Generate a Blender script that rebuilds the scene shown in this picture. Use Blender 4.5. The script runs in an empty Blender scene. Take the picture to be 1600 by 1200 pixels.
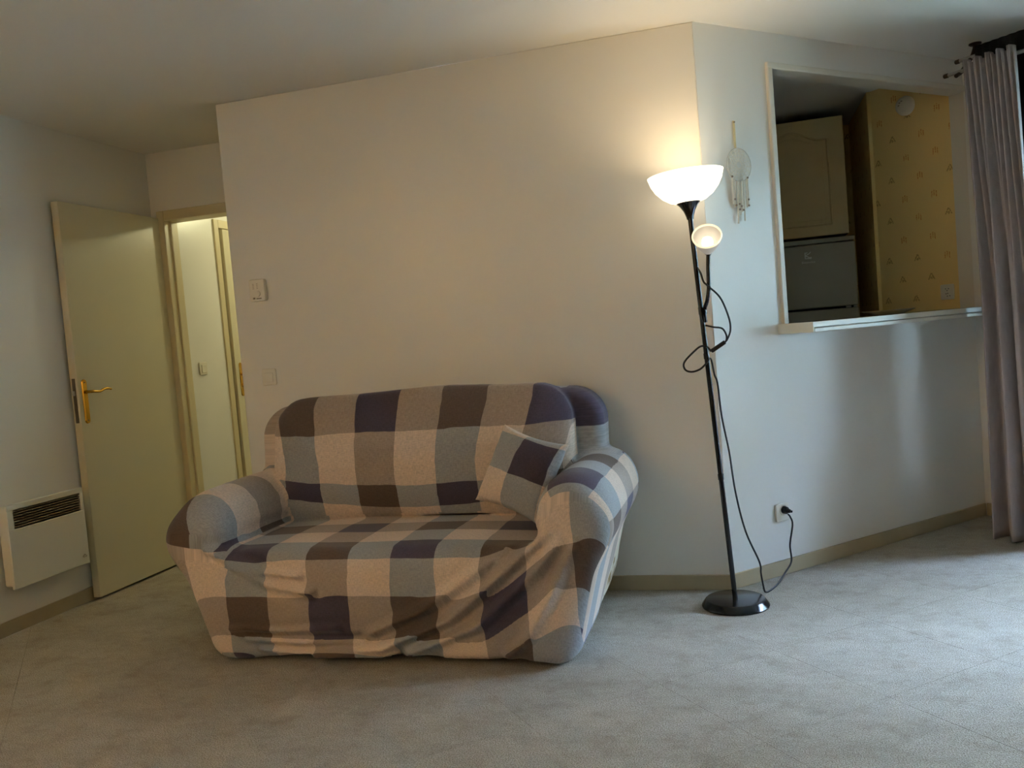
import bpy, bmesh, math, random
import numpy as np
from mathutils import Vector, Matrix

random.seed(7)
rng = np.random.default_rng(7)
scene = bpy.context.scene
COL = scene.collection

# ------------------------------------------------------------------ camera, world, exposure
PITCH, ROLL, YAW, CAMH, FPX = -0.053, -0.083, -0.267, 1.201, 1342.0
fw = Vector((math.sin(YAW)*math.cos(PITCH), math.cos(YAW)*math.cos(PITCH), math.sin(PITCH)))
r0 = Vector((math.cos(YAW), -math.sin(YAW), 0)); u0 = r0.cross(fw)
rr = math.cos(ROLL)*r0 + math.sin(ROLL)*u0
uu = -math.sin(ROLL)*r0 + math.cos(ROLL)*u0
cam_d = bpy.data.cameras.new('camera'); cam = bpy.data.objects.new('camera', cam_d); COL.objects.link(cam)
cam_d.sensor_width = 36; cam_d.lens = FPX/1600*36; cam_d.clip_start = .02
cam.matrix_world = Matrix(((rr.x, uu.x, -fw.x, 0), (rr.y, uu.y, -fw.y, 0), (rr.z, uu.z, -fw.z, CAMH), (0, 0, 0, 1)))
scene.camera = cam

world = bpy.data.worlds.new('sky'); scene.world = world; world.use_nodes = True
bg = world.node_tree.nodes['Background']
bg.inputs[0].default_value = (0.45, 0.64, 1.0, 1); bg.inputs[1].default_value = 182.0
vs = scene.view_settings
vs.view_transform = 'Standard'; vs.look = 'None'; vs.gamma = 1; vs.use_curve_mapping = False
vs.exposure = 1.12
scene.cycles.max_bounces = 10; scene.cycles.diffuse_bounces = 5; scene.cycles.glossy_bounces = 3; scene.cycles.caustics_reflective = False; scene.cycles.caustics_refractive = False
LAMP_W, SMALL_W, HALL_W, FILL_W = 3.7, .008, 7.8, 112.0
WARM = (1.0, 0.74, 0.42); HALLC = (1.0, 0.97, 0.58); FILLC = (1.0, .63, .27)

# ------------------------------------------------------------------ room constants
H = 2.5
XW = -3.438; YM = 3.894; XL = -2.493; XC = -0.126; LK = 1.929; YB = 4.562
Q = math.sqrt(.5)
KX, KY = XC + LK*Q, YM + LK*Q          # inner corner angled wall / window wall
YF = -1.3; XR = 3.9                    # walls behind and right of the camera
TW = KX + KY - XR                      # y where window wall meets right wall
def kp(s, p, z): return Vector((XC + Q*s + Q*p, YM + Q*s - Q*p, z))       # angled wall: along, out into room, up
def wp(t, off, z): return Vector((KX + Q*t - Q*off, KY - Q*t - Q*off, z)) # window wall: along, into room, up
M_K = Matrix(((Q, Q, 0, XC), (Q, -Q, 0, YM), (0, 0, 1, 0), (0, 0, 0, 1)))
M_W = Matrix(((Q, -Q, 0, KX), (-Q, -Q, 0, KY), (0, 0, 1, 0), (0, 0, 0, 1)))

# ------------------------------------------------------------------ materials
def srgb(r, g, b):
    f = lambda c: (c/255/12.92 if c/255 <= .04045 else ((c/255+.055)/1.055)**2.4)
    return (f(r), f(g), f(b), 1)
class NT:
    def __init__(s, m): s.t = m.node_tree; s.n = s.t.nodes; s.l = s.t.links
    def add(s, ty, **k):
        n = s.n.new(ty)
        for a, b in k.items():
            if a.startswith('i_'):
                key = a[2:]; key = int(key) if key.isdigit() else key
                n.inputs[key].default_value = b
            else: setattr(n, a, b)
        return n
    def link(s, a, b): s.l.new(a, b)
    def math(s, op, a, b=None, c=None):
        n = s.n.new('ShaderNodeMath'); n.operation = op
        for i, v in enumerate((a, b, c)):
            if v is None: continue
            if isinstance(v, (int, float)): n.inputs[i].default_value = v
            else: s.l.new(v, n.inputs[i])
        return n.outputs[0]
    def mix(s, f, a, b):
        n = s.n.new('ShaderNodeMix'); n.data_type = 'RGBA'
        for i, v in ((0, f), (6, a), (7, b)):
            if isinstance(v, (int, float, tuple)): n.inputs[i].default_value = v
            else: s.l.new(v, n.inputs[i])
        return n.outputs[2]
def mat(name, col, rough=.6, bump=0, bscale=60, vary=0, vscale=3, metal=0, spec=.5, detail=4, stretch=None):
    m = bpy.data.materials.new(name); m.use_nodes = True
    t = NT(m); b = t.n['Principled BSDF']
    b.inputs['Roughness'].default_value = rough; b.inputs['Metallic'].default_value = metal
    b.inputs['Specular IOR Level'].default_value = spec
    b.inputs['Base Color'].default_value = col
    tc = t.add('ShaderNodeTexCoord')
    co = tc.outputs['Object']
    if stretch:
        mp = t.add('ShaderNodeMapping'); mp.inputs['Scale'].default_value = stretch; t.link(co, mp.inputs[0]); co = mp.outputs[0]
    if vary:
        n = t.add('ShaderNodeTexNoise', i_Scale=vscale, i_Detail=5.0); t.link(co, n.inputs['Vector'])
        hi = tuple(min(1, c*(1+vary)) for c in col[:3])+(1,); lo = tuple(c*(1-vary) for c in col[:3])+(1,)
        mr = t.add('ShaderNodeMapRange', i_1=.3, i_2=.7); t.link(n.outputs[0], mr.inputs[0])
        t.link(t.mix(mr.outputs[0], lo, hi), b.inputs['Base Color'])
    if bump:
        n = t.add('ShaderNodeTexNoise', i_Scale=bscale, i_Detail=float(detail)); t.link(co, n.inputs['Vector'])
        bp = t.add('ShaderNodeBump', i_Strength=bump, i_Distance=.01); t.link(n.outputs[0], bp.inputs['Height'])
        t.link(bp.outputs[0], b.inputs['Normal'])
    return m
M = {}
M['wall'] = mat('satin_white_paint', srgb(234, 231, 224), .32, .035, 45, detail=1)
M['ceiling'] = mat('matt_white_ceiling', srgb(234, 230, 221), .85, .05, 60, detail=1)
M['base'] = mat('beige_baseboard_paint', srgb(176, 160, 128), .45, .05, 30, .05, 4)
M['door'] = mat('cream_door_paint', srgb(214, 205, 176), .33, .03, 25, .015, 2)
M['frame'] = mat('cream_frame_paint', srgb(212, 198, 160), .4, .04, 30, .02, 3)
M['trim'] = mat('white_gloss_trim', srgb(225, 218, 204), .35, .03, 30, .015, 3)
M['plastic'] = mat('ivory_plastic', srgb(234, 228, 213), .4, 0, 1, .01, 8)
M['heater'] = mat('white_enamel', srgb(226, 222, 208), .35, .02, 40, .01, 5)
M['grille'] = mat('dark_grille', srgb(140, 126, 100), .6, .3, 200, .2, 60)
M['grillebar'] = mat('grille_bar', srgb(150, 136, 110), .5, .1, 90, .1, 30)
M['black'] = mat('black_lacquer', srgb(16, 16, 18), .18, .01, 30, .03, 5)
M['rubber'] = mat('black_rubber', srgb(20, 20, 21), .5, .05, 80, .05, 9)
M['brass'] = mat('polished_brass', srgb(196, 152, 60), .25, .03, 30, .06, 20, metal=1)
M['steel'] = mat('brushed_steel', srgb(120, 108, 95), .4, .05, 60, .08, 30, metal=1)
M['chrome'] = mat('satin_nickel', srgb(190, 185, 178), .28, .03, 60, .04, 30, metal=1)
M['bronze'] = mat('dark_bronze', srgb(74, 62, 52), .4, .05, 60, .08, 30, metal=.8)
M['curtain'] = mat('grey_curtain_linen', srgb(172, 161, 160), .9, .25, 420, .06, 60, stretch=(1, 1, .35))
M['blackcloth'] = mat('black_blackout_cloth', srgb(14, 13, 14), .9, .2, 300, .1, 40)
M['cabinet'] = mat('cream_cabinet_laminate', srgb(232, 204, 146), .5, .05, 20, .03, 6)
M['cabside'] = mat('cabinet_carcass', srgb(120, 100, 72), .6, .05, 20, .04, 6)
M['fridge'] = mat('pale_grey_fridge_enamel', srgb(188, 180, 160), .38, .02, 80, .01, 6)
M['gasket'] = mat('dark_gasket', srgb(42, 38, 34), .7, .05, 80, .05, 9)
M['counter'] = mat('beige_laminate_top', srgb(128, 108, 82), .16, .02, 40, .06, 14)
M['porcelain'] = mat('white_porcelain', srgb(226, 220, 205), .2, .01, 40, .01, 6)
M['dark'] = mat('dark_slot', srgb(38, 33, 28), .6, .05, 80, .05, 9)
M['logo'] = mat('silver_print', srgb(250, 250, 246), .35, .02, 60, .02, 9)
M['thread'] = mat('cream_thread', srgb(232, 224, 208), .9, .2, 300, .05, 80)
M['ribbon'] = mat('yellowed_ribbon', srgb(220, 200, 150), .8, .1, 200, .04, 60)
M['bead'] = mat('dark_wood_bead', srgb(140, 124, 108), .4, .05, 90, .1, 40)
M['hoop'] = mat('grey_hoop_wire', srgb(205, 198, 186), .5, .05, 90, .1, 40)
M['pvc'] = mat('white_pvc', srgb(228, 228, 226), .35, .02, 40, .01, 6)
M['concrete'] = mat('light_block_concrete', srgb(132, 130, 126), .8, .2, 30, .08, 5)
M['skyblock'] = mat('dark_sky_block', srgb(48, 54, 44), .85, .2, 30, .1, 4)  # kept dark so the added block outside reflects little light
M['ground'] = mat('floor_underlay', srgb(120, 112, 100), .9, .1, 30, .05, 5)

def carpet():
    m = bpy.data.materials.new('grey_beige_carpet_tile'); m.use_nodes = True
    t = NT(m); b = t.n['Principled BSDF']; b.inputs['Roughness'].default_value = .9; b.inputs['Specular IOR Level'].default_value = .25
    tc = t.add('ShaderNodeTexCoord'); oi = t.add('ShaderNodeObjectInfo')
    # world-aligned coordinates: all tiles keep their origin at the world origin
    mp = t.add('ShaderNodeMapping'); mp.inputs['Scale'].default_value = (1.0, 1.7, 1); mp.inputs['Rotation'].default_value = (0, 0, math.radians(-22))
    t.link(tc.outputs['Object'], mp.inputs[0])
    n1 = t.add('ShaderNodeTexNoise', i_Scale=3.0, i_Detail=4.0, i_Roughness=.62); t.link(mp.outputs[0], n1.inputs['Vector'])
    n2 = t.add('ShaderNodeTexNoise', i_Scale=260.0, i_Detail=1.0); t.link(tc.outputs['Object'], n2.inputs['Vector'])
    n3 = t.add('ShaderNodeTexNoise', i_Scale=22.0, i_Detail=3.0); t.link(mp.outputs[0], n3.inputs['Vector'])
    a = t.add('ShaderNodeMapRange', i_1=.25, i_2=.75); t.link(n1.outputs[0], a.inputs[0])
    c = t.mix(a.outputs[0], srgb(166, 157, 141), srgb(202, 196, 184))
    a3 = t.add('ShaderNodeMapRange', i_1=.3, i_2=.7, i_3=.0, i_4=.55); t.link(n3.outputs[0], a3.inputs[0])
    c = t.mix(a3.outputs[0], c, srgb(204, 198, 186))
    n4 = t.add('ShaderNodeTexNoise', i_Scale=8.0, i_Detail=4.0, i_Roughness=.7); t.link(tc.outputs['Object'], n4.inputs['Vector'])
    a4 = t.add('ShaderNodeMapRange', i_1=.50, i_2=.72, i_3=0.0, i_4=.6); t.link(n4.outputs[0], a4.inputs[0])
    c = t.mix(a4.outputs[0], c, srgb(152, 141, 122))
    a2 = t.add('ShaderNodeMapRange', i_1=.38, i_2=.60, i_3=.75, i_4=0.0); t.link(n2.outputs[0], a2.inputs[0])
    c = t.mix(a2.outputs[0], c, srgb(118, 109, 94))
    rnd = t.math('MULTIPLY_ADD', oi.outputs['Random'], .05, .975)
    mx = t.add('ShaderNodeMix', data_type='RGBA', blend_type='MULTIPLY'); mx.inputs[0].default_value = 1
    t.link(c, mx.inputs[6])
    cb = t.add('ShaderNodeCombineColor'); [t.link(rnd, cb.inputs[i]) for i in range(3)]
    t.link(cb.outputs[0], mx.inputs[7]); t.link(mx.outputs[2], b.inputs['Base Color'])
    h = t.math('MULTIPLY_ADD', n2.outputs[0], 1.0, t.math('MULTIPLY', n3.outputs[0], .6))
    bp = t.add('ShaderNodeBump', i_Strength=.8, i_Distance=.005); t.link(h, bp.inputs['Height']); t.link(bp.outputs[0], b.inputs['Normal'])
    return m
M['carpet'] = carpet()

def plaid():
    m = bpy.data.materials.new('checked_stretch_fabric'); m.use_nodes = True
    t = NT(m); b = t.n['Principled BSDF']; b.inputs['Roughness'].default_value = .88; b.inputs['Specular IOR Level'].default_value = .25
    b.inputs['Sheen Weight'].default_value = .15
    uv = t.add('ShaderNodeUVMap'); uv.uv_map = 'UVMap'
    nz = t.add('ShaderNodeTexNoise', i_Scale=1.3, i_Detail=2.0); t.link(uv.outputs[0], nz.inputs['Vector'])
    sub = t.add('ShaderNodeVectorMath', operation='SUBTRACT'); t.link(nz.outputs['Color'], sub.inputs[0]); sub.inputs[1].default_value = (.5, .5, .5)
    sc = t.add('ShaderNodeVectorMath', operation='SCALE'); t.link(sub.outputs[0], sc.inputs[0]); sc.inputs['Scale'].default_value = .10
    ad = t.add('ShaderNodeVectorMath', operation='ADD'); t.link(uv.outputs[0], ad.inputs[0]); t.link(sc.outputs[0], ad.inputs[1])
    sp = t.add('ShaderNodeSeparateXYZ'); t.link(ad.outputs[0], sp.inputs[0])
    fu = t.math('FRACT', t.math('DIVIDE', sp.outputs[0], 4.0)); fv = t.math('FRACT', t.math('DIVIDE', sp.outputs[1], 4.0))
    cream, taupe, blue, brown, navy = srgb(216, 196, 180), srgb(166, 150, 138), srgb(158, 159, 162), srgb(98, 82, 74), srgb(80, 72, 90)
    def ramp(cols, src):
        r = t.add('ShaderNodeValToRGB'); cr = r.color_ramp; cr.interpolation = 'CONSTANT'
        while len(cr.elements) < 4: cr.elements.new(.5)
        for e, p, c in zip(cr.elements, (0, .25, .5, .75), cols): e.position = p; e.color = c
        t.link(src, r.inputs[0]); return r.outputs[0]
    light = ramp((cream, blue, cream, taupe), fu)
    tau = ramp((taupe, brown, taupe, navy), fu)
    blu = ramp((blue, navy, blue, brown), fu)
    s1 = ramp(((0,)*3+(1,), (1,)*3+(1,), (0,)*3+(1,), (0,)*3+(1,)), fv)
    s2 = ramp(((0,)*3+(1,), (0,)*3+(1,), (0,)*3+(1,), (1,)*3+(1,)), fv)
    c = t.mix(s2, t.mix(s1, light, tau), blu)
    # woven heather threads
    mp = t.add('ShaderNodeMapping'); mp.inputs['Scale'].default_value = (60, 11, 1); t.link(uv.outputs[0], mp.inputs[0])
    mp2 = t.add('ShaderNodeMapping'); mp2.inputs['Scale'].default_value = (11, 60, 1); t.link(uv.outputs[0], mp2.inputs[0])
    w1 = t.add('ShaderNodeTexNoise', i_Scale=1.0, i_Detail=3.0); t.link(mp.outputs[0], w1.inputs['Vector'])
    w2 = t.add('ShaderNodeTexNoise', i_Scale=1.0, i_Detail=3.0); t.link(mp2.outputs[0], w2.inputs['Vector'])
    w = t.math('ADD', w1.outputs[0], w2.outputs[0])
    a = t.add('ShaderNodeMapRange', i_1=.75, i_2=1.25, i_3=.82, i_4=1.16); t.link(w, a.inputs[0])
    mx = t.add('ShaderNodeVectorMath', operation='SCALE'); t.link(c, mx.inputs[0]); t.link(a.outputs[0], mx.inputs['Scale'])
    t.link(mx.outputs[0], b.inputs['Base Color'])
    bp = t.add('ShaderNodeBump', i_Strength=.25, i_Distance=.003); t.link(w, bp.inputs['Height']); t.link(bp.outputs[0], b.inputs['Normal'])
    return m
M['plaid'] = plaid()

def floral():
    m = mat('floral_upholstery', srgb(205, 192, 170), .85, .1, 200)
    t = NT(m); b = t.n['Principled BSDF']; tc = t.add('ShaderNodeTexCoord')
    n1 = t.add('ShaderNodeTexNoise', i_Scale=14.0, i_Detail=3.0, i_Distortion=1.6); t.link(tc.outputs['Object'], n1.inputs['Vector'])
    n2 = t.add('ShaderNodeTexNoise', i_Scale=9.0, i_Detail=2.0, i_Distortion=1.2); t.link(tc.outputs['Object'], n2.inputs['Vector'])
    a = t.add('ShaderNodeMapRange', i_1=.58, i_2=.66); t.link(n1.outputs[0], a.inputs[0])
    a2 = t.add('ShaderNodeMapRange', i_1=.60, i_2=.68); t.link(n2.outputs[0], a2.inputs[0])
    c = t.mix(a.outputs[0], srgb(212, 202, 182), srgb(160, 112, 74)); c = t.mix(a2.outputs[0], c, srgb(150, 128, 84))
    t.link(c, b.inputs['Base Color']); return m
M['floral'] = floral()

def wallpaper():
    m = mat('yellow_motif_wallpaper', srgb(246, 214, 140), .7, .05, 90)
    t = NT(m); b = t.n['Principled BSDF']; tc = t.add('ShaderNodeTexCoord')
    sp = t.add('ShaderNodeSeparateXYZ'); t.link(tc.outputs['Object'], sp.inputs[0])   # object x = along wall, z = up
    CU, CV = .185, .118
    row = t.math('FLOOR', t.math('DIVIDE', sp.outputs[2], CV))
    par = t.math('MULTIPLY', t.math('MODULO', row, 2.0), .5)
    uu_ = t.math('ADD', t.math('DIVIDE', sp.outputs[0], CU), t.math('ADD', par, t.math('MULTIPLY', row, .06)))
    cell = t.math('FLOOR', uu_)
    pu = t.math('MULTIPLY', t.math('SUBTRACT', t.math('FRACT', uu_), .5), CU)
    pv = t.math('MULTIPLY', t.math('SUBTRACT', t.math('FRACT', t.math('DIVIDE', sp.outputs[2], CV)), .5), CV)
    wn = t.add('ShaderNodeTexWhiteNoise', noise_dimensions='2D'); cb = t.add('ShaderNodeCombineXYZ'); t.link(cell, cb.inputs[0]); t.link(row, cb.inputs[1]); t.link(cb.outputs[0], wn.inputs['Vector'])
    k = wn.outputs['Value']
    # motif a: three upright strokes; motif b: small stem with spreading leaves
    strokes = t.math('MULTIPLY', t.math('GREATER_THAN', t.math('COSINE', t.math('MULTIPLY', pu, 2*math.pi/.0135)), .0),
                     t.math('MULTIPLY', t.math('LESS_THAN', t.math('ABSOLUTE', pu), .0205), t.math('LESS_THAN', t.math('ABSOLUTE', t.math('ADD', pv, t.math('MULTIPLY', t.math('ABSOLUTE', pu), .6))), .017)))
    tri = t.math('MULTIPLY', t.math('LESS_THAN', t.math('ABSOLUTE', t.math('SUBTRACT', t.math('ABSOLUTE', pu), t.math('MULTIPLY', t.math('SUBTRACT', .019, pv), .5))), .0042), t.math('LESS_THAN', t.math('ABSOLUTE', pv), .018))
    dot = t.math('LESS_THAN', t.math('ADD', t.math('MULTIPLY', pu, pu), t.math('POWER', t.math('ABSOLUTE', t.math('ADD', pv, .01)), 2.0)), .00006)
    leaf = t.math('MAXIMUM', tri, dot)
    sel = t.math('GREATER_THAN', k, .4)
    mask = t.math('ADD', t.math('MULTIPLY', sel, strokes), t.math('MULTIPLY', t.math('SUBTRACT', 1.0, sel), leaf))
    nz = t.add('ShaderNodeTexNoise', i_Scale=160.0, i_Detail=2.0); t.link(tc.outputs['Object'], nz.inputs['Vector'])
    mask = t.math('MULTIPLY', mask, t.math('MULTIPLY', t.math('GREATER_THAN', nz.outputs[0], .44), .75))
    mc = t.mix(sel, srgb(172, 128, 66), srgb(214, 128, 44))
    t.link(t.mix(mask, srgb(246, 214, 140), mc), b.inputs['Base Color']); return m
M['wallpaper'] = wallpaper()

def emit(name, col, st):
    m = bpy.data.materials.new(name); m.use_nodes = True; b = m.node_tree.nodes['Principled BSDF']
    b.inputs['Base Color'].default_value = (.85, .83, .8, 1) if 'cup' not in name else (.42, .40, .38, 1); b.inputs['Roughness'].default_value = .35
    b.inputs['Emission Color'].default_value = (*col, 1); b.inputs['Emission Strength'].default_value = st
    t = NT(m); tc = t.add('ShaderNodeTexCoord'); n = t.add('ShaderNodeTexNoise', i_Scale=30.0); t.link(tc.outputs['Object'], n.inputs['Vector'])
    bp = t.add('ShaderNodeBump', i_Strength=.02); t.link(n.outputs[0], bp.inputs['Height']); t.link(bp.outputs[0], b.inputs['Normal'])
    return m
M['bowl'] = emit('lit_frosted_bowl', (1.0, .86, .60), 1.1)
M['shade'] = emit('lit_frosted_cup', (1.0, .88, .70), .10)
M['rim'] = emit('lit_cup_rim', (1.0, .80, .48), 0.55)
M['bulb'] = emit('lit_bulb', (1.0, .86, .62), 1.5)
M['halldome'] = emit('lit_hall_dome', (1.0, .85, .5), 3)

def glass():
    m = bpy.data.materials.new('window_glass'); m.use_nodes = True; t = NT(m)
    for n in list(t.n):
        if n.type == 'BSDF_PRINCIPLED': t.n.remove(n)
    tr = t.add('ShaderNodeBsdfTransparent'); gl = t.add('ShaderNodeBsdfGlossy', i_Roughness=.02); fr = t.add('ShaderNodeFresnel', i_IOR=1.45)
    mx = t.add('ShaderNodeMixShader'); t.link(fr.outputs[0], mx.inputs[0]); t.link(tr.outputs[0], mx.inputs[1]); t.link(gl.outputs[0], mx.inputs[2])
    t.link(mx.outputs[0], t.n['Material Output'].inputs[0]); return m
M['glass'] = glass()

# ------------------------------------------------------------------ mesh helpers
class MB:
    def __init__(s): s.v = []; s.f = []
    def _add(s, vs, fs):
        o = len(s.v); s.v += [tuple(v) for v in vs]; s.f += [tuple(i+o for i in f) for f in fs]; return s
    def box(s, x0, x1, y0, y1, z0, z1, mtx=None):
        vs = [Vector((x, y, z)) for x in (x0, x1) for y in (y0, y1) for z in (z0, z1)]
        if mtx: vs = [mtx @ v for v in vs]
        return s._add(vs, [(0, 1, 3, 2), (4, 6, 7, 5), (0, 4, 5, 1), (2, 3, 7, 6), (0, 2, 6, 4), (1, 5, 7, 3)])
    def lathe(s, prof, n=32, mtx=None, cap=True):
        vs = []; fs = []
        for (r, z) in prof:
            for i in range(n):
                a = 2*math.pi*i/n; v = Vector((r*math.cos(a), r*math.sin(a), z)); vs.append(mtx @ v if mtx else v)
        for j in range(len(prof)-1):
            for i in range(n):
                k = (i+1) % n; fs.append((j*n+i, j*n+k, (j+1)*n+k, (j+1)*n+i))
        if cap:
            if prof[0][0] > 1e-4: fs.append(tuple(range(n))[::-1])
            if prof[-1][0] > 1e-4: fs.append(tuple(range((len(prof)-1)*n, len(prof)*n)))
        return s._add(vs, fs)
    def tube(s, pts, r, n=8, cap=True):
        pts = [Vector(p) for p in pts]; rs = r if isinstance(r, (list, tuple)) else [r]*len(pts)
        vs = []; fs = []; up = None
        for i, p in enumerate(pts):
            d = (pts[min(i+1, len(pts)-1)]-pts[max(i-1, 0)]).normalized()
            if up is None: up = d.orthogonal().normalized()
            up = (up - d*up.dot(d)).normalized(); w = d.cross(up)
            for k in range(n):
                a = 2*math.pi*k/n; vs.append(p + (up*math.cos(a)+w*math.sin(a))*rs[i])
        for j in range(len(pts)-1):
            for i in range(n):
                k = (i+1) % n; fs.append((j*n+i, j*n+k, (j+1)*n+k, (j+1)*n+i))
        if cap: fs.append(tuple(range(n))[::-1]); fs.append(tuple(range((len(pts)-1)*n, len(pts)*n)))
        return s._add(vs, fs)
    def prism(s, poly, z0, z1, mtx=None):
        n = len(poly); vs = [Vector((x, y, z0)) for x, y in poly]+[Vector((x, y, z1)) for x, y in poly]
        if mtx: vs = [mtx @ v for v in vs]
        return s._add(vs, [tuple(range(n))[::-1], tuple(range(n, 2*n))]+[(i, (i+1) % n, (i+1) % n+n, i+n) for i in range(n)])
    def build(s, name, m, parent=None, smooth=False, bevel=0, seg=2, angle=40, origin=None):
        me = bpy.data.meshes.new(name)
        vs = s.v
        if origin is not None:
            o3 = Vector(origin); vs = [tuple(Vector(v)-o3) for v in vs]
        me.from_pydata(vs, [], s.f); me.update()
        bm = bmesh.new(); bm.from_mesh(me); bmesh.ops.recalc_face_normals(bm, faces=bm.faces); bm.to_mesh(me); bm.free()
        o = bpy.data.objects.new(name, me); COL.objects.link(o); me.materials.append(M[m] if isinstance(m, str) else m)
        if origin is not None: o.location = origin
        if smooth:
            for p in me.polygons: p.use_smooth = True
            me.set_sharp_from_angle(angle=math.radians(angle))
        if bevel:
            md = o.modifiers.new('bevel', 'BEVEL'); md.width = bevel; md.segments = seg; md.limit_method = 'ANGLE'; md.angle_limit = math.radians(40)
            md.harden_normals = False
            for p in me.polygons: p.use_smooth = True
            me.set_sharp_from_angle(angle=math.radians(35))
        if parent is not None: attach(o, parent)
        return o
def attach(o, parent):
    o.parent = parent; o.matrix_parent_inverse = Matrix.Translation(parent.location).inverted() if parent.type == 'EMPTY' else parent_inv(parent)
def parent_inv(p):
    m = Matrix.Translation(p.location)
    if p.parent: pass
    return m.inverted()
def tag(o, label, cat, group=None):
    o['label'] = label; o['category'] = cat
    if group: o['group'] = group
    return o
def struct(o, label=None, cat=None):
    o['kind'] = 'structure'
    if label: o['label'] = label
    if cat: o['category'] = cat
    return o
def empty(name, loc):
    o = bpy.data.objects.new(name, None); COL.objects.link(o); o.location = loc; o.empty_display_size = .1; return o
def spline(pts, n=10):
    P = [Vector(p) for p in pts]; out = []
    for i in range(len(P)-1):
        a, b, c, d = P[max(i-1, 0)], P[i], P[i+1], P[min(i+2, len(P)-1)]
        for k in range(n):
            t = k/n; out.append(.5*((2*b)+(c-a)*t+(2*a-5*b+4*c-d)*t*t+(3*b-a-3*c+d)*t**3))
    out.append(P[-1]); return out
def rrect(w, h, r, n=5):
    pts = []
    for cx, cy, a0 in ((w-r, h-r, 0), (r-w, h-r, 90), (r-w, r-h, 180), (w-r, r-h, 270)):
        for k in range(n+1):
            a = math.radians(a0+90*k/n); pts.append((cx+r*math.cos(a), cy+r*math.sin(a)))
    return pts
def frame_mtx(o, ex, ey, ez):
    ex, ey, ez = Vector(ex), Vector(ey), Vector(ez)
    return Matrix(((ex.x, ey.x, ez.x, o[0]), (ex.y, ey.y, ez.y, o[1]), (ex.z, ey.z, ez.z, o[2]), (0, 0, 0, 1)))
TH = .12
# ------------------------------------------------------------------ structure: floor with carpet tiles
FLZ = 0.0
fb = MB().box(-4.9, 4.2, -1.6, 7.4, -.12, -.012)
floor = struct(fb.build('floor', 'ground'), 'grey beige carpet tile floor of the living room', 'floor')
def clip(poly, conv):
    out = poly
    for i in range(len(conv)):
        ax, ay = conv[i]; bx, by = conv[(i+1) % len(conv)]; res = []
        for j in range(len(out)):
            p, q = out[j], out[(j+1) % len(out)]
            sp_ = (bx-ax)*(p[1]-ay)-(by-ay)*(p[0]-ax); sq = (bx-ax)*(q[1]-ay)-(by-ay)*(q[0]-ax)
            if sp_ >= 0: res.append(p)
            if (sp_ >= 0) != (sq >= 0):
                t = sp_/(sp_-sq); res.append((p[0]+(q[0]-p[0])*t, p[1]+(q[1]-p[1])*t))
        out = res
        if len(out) < 3: return []
    return out
regions = [[(XW, YF), (XR, YF), (XR, TW), (KX+KY-YM, YM), (XW, YM)],
           [(XC, YM), (KX+KY-YM, YM), (KX, KY)],
           [(XW, YM), (XL, YM), (XL, YB+.1), (XW, YB+.1)]]
TA = math.radians(-49); ct, st = math.cos(TA), math.sin(TA); TS = .5; J = .0006
oa, ob = 1.60, .13           # tile grid phase across / along
for i in range(-12, 14):
    for j in range(-14, 14):
        sq = []
        for (a, b) in ((i*TS+J, j*TS+J), ((i+1)*TS-J, j*TS+J), ((i+1)*TS-J, (j+1)*TS-J), (i*TS+J, (j+1)*TS-J)):
            b2 = b + oa; a2 = a + ob
            sq.append((a2*ct - b2*st, a2*st + b2*ct))
        mb = MB()
        for rg in regions:
            pc = clip(sq, rg)
            if len(pc) >= 3:
                ar = abs(sum(pc[k][0]*pc[(k+1) % len(pc)][1]-pc[(k+1) % len(pc)][0]*pc[k][1] for k in range(len(pc))))/2
                if ar > 2e-4: mb.prism(pc, -.012, FLZ)
        if mb.f:
            # skip tiles the camera can never show (behind it)
            if max(p[1] for p in sq) < -.9: 
                pass
            mb.build('carpet_tile', 'carpet', floor)
# ceiling
cb_ = MB().box(-4.9, 4.2, -1.6, 7.4, H, H+.12)
struct(cb_.build('ceiling', 'ceiling'), 'white painted ceiling', 'ceiling')
# walls
struct(MB().box(XW-TH, XW, YF-TH, YB+.1, -.1, H).build('wall_left', 'wall'), 'white wall behind the open door and heater', 'wall')
# main wall behind the sofa, with its return at the door recess
wb = MB().prism([(XL, YM), (XC, YM), (XC-.06, YM+.10), (XL+.10, YM+.10), (XL+.10, YB+.1), (XL, YB+.1)], -.1, H)
struct(wb.build('wall_back', 'wall', bevel=.004), 'long white wall behind the sofa', 'wall')
# angled wall with the serving hatch opening
O0, OZ0, OZ1 = .452, 1.12, 2.335; KT = .085
ka = MB().box(0, O0, -KT, 0, -.1, H, M_K).box(O0, LK, -KT, 0, -.1, OZ0, M_K).box(O0, LK, -KT, 0, OZ1, H, M_K)
struct(ka.build('wall_angled', 'wall'), 'angled white wall with the kitchen hatch', 'wall')
# window wall with french window opening
W0, W1, WZ1 = .36, 2.4, 2.30; WL = 2.0
WEND = (XR-KX)/Q
ww = MB().box(0, W0, -.2, 0, -.1, H, M_W).box(W1, WEND, -.2, 0, -.1, H, M_W).box(W0, W1, -.2, 0, WZ1, H, M_W).box(W0, W1, -.2, 0, -.1, .02, M_W)
struct(ww.build('wall_window', 'wall'), 'white wall beside the curtain', 'wall')
struct(MB().box(XR, XR+TH, YF-TH, TW+.1, -.1, H).build('wall_right', 'wall'), 'white side wall', 'wall')
struct(MB().box(XW-TH, XR+TH, YF-TH, YF, -.1, H).build('wall_front', 'wall'), 'white wall opposite the sofa', 'wall')
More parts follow.
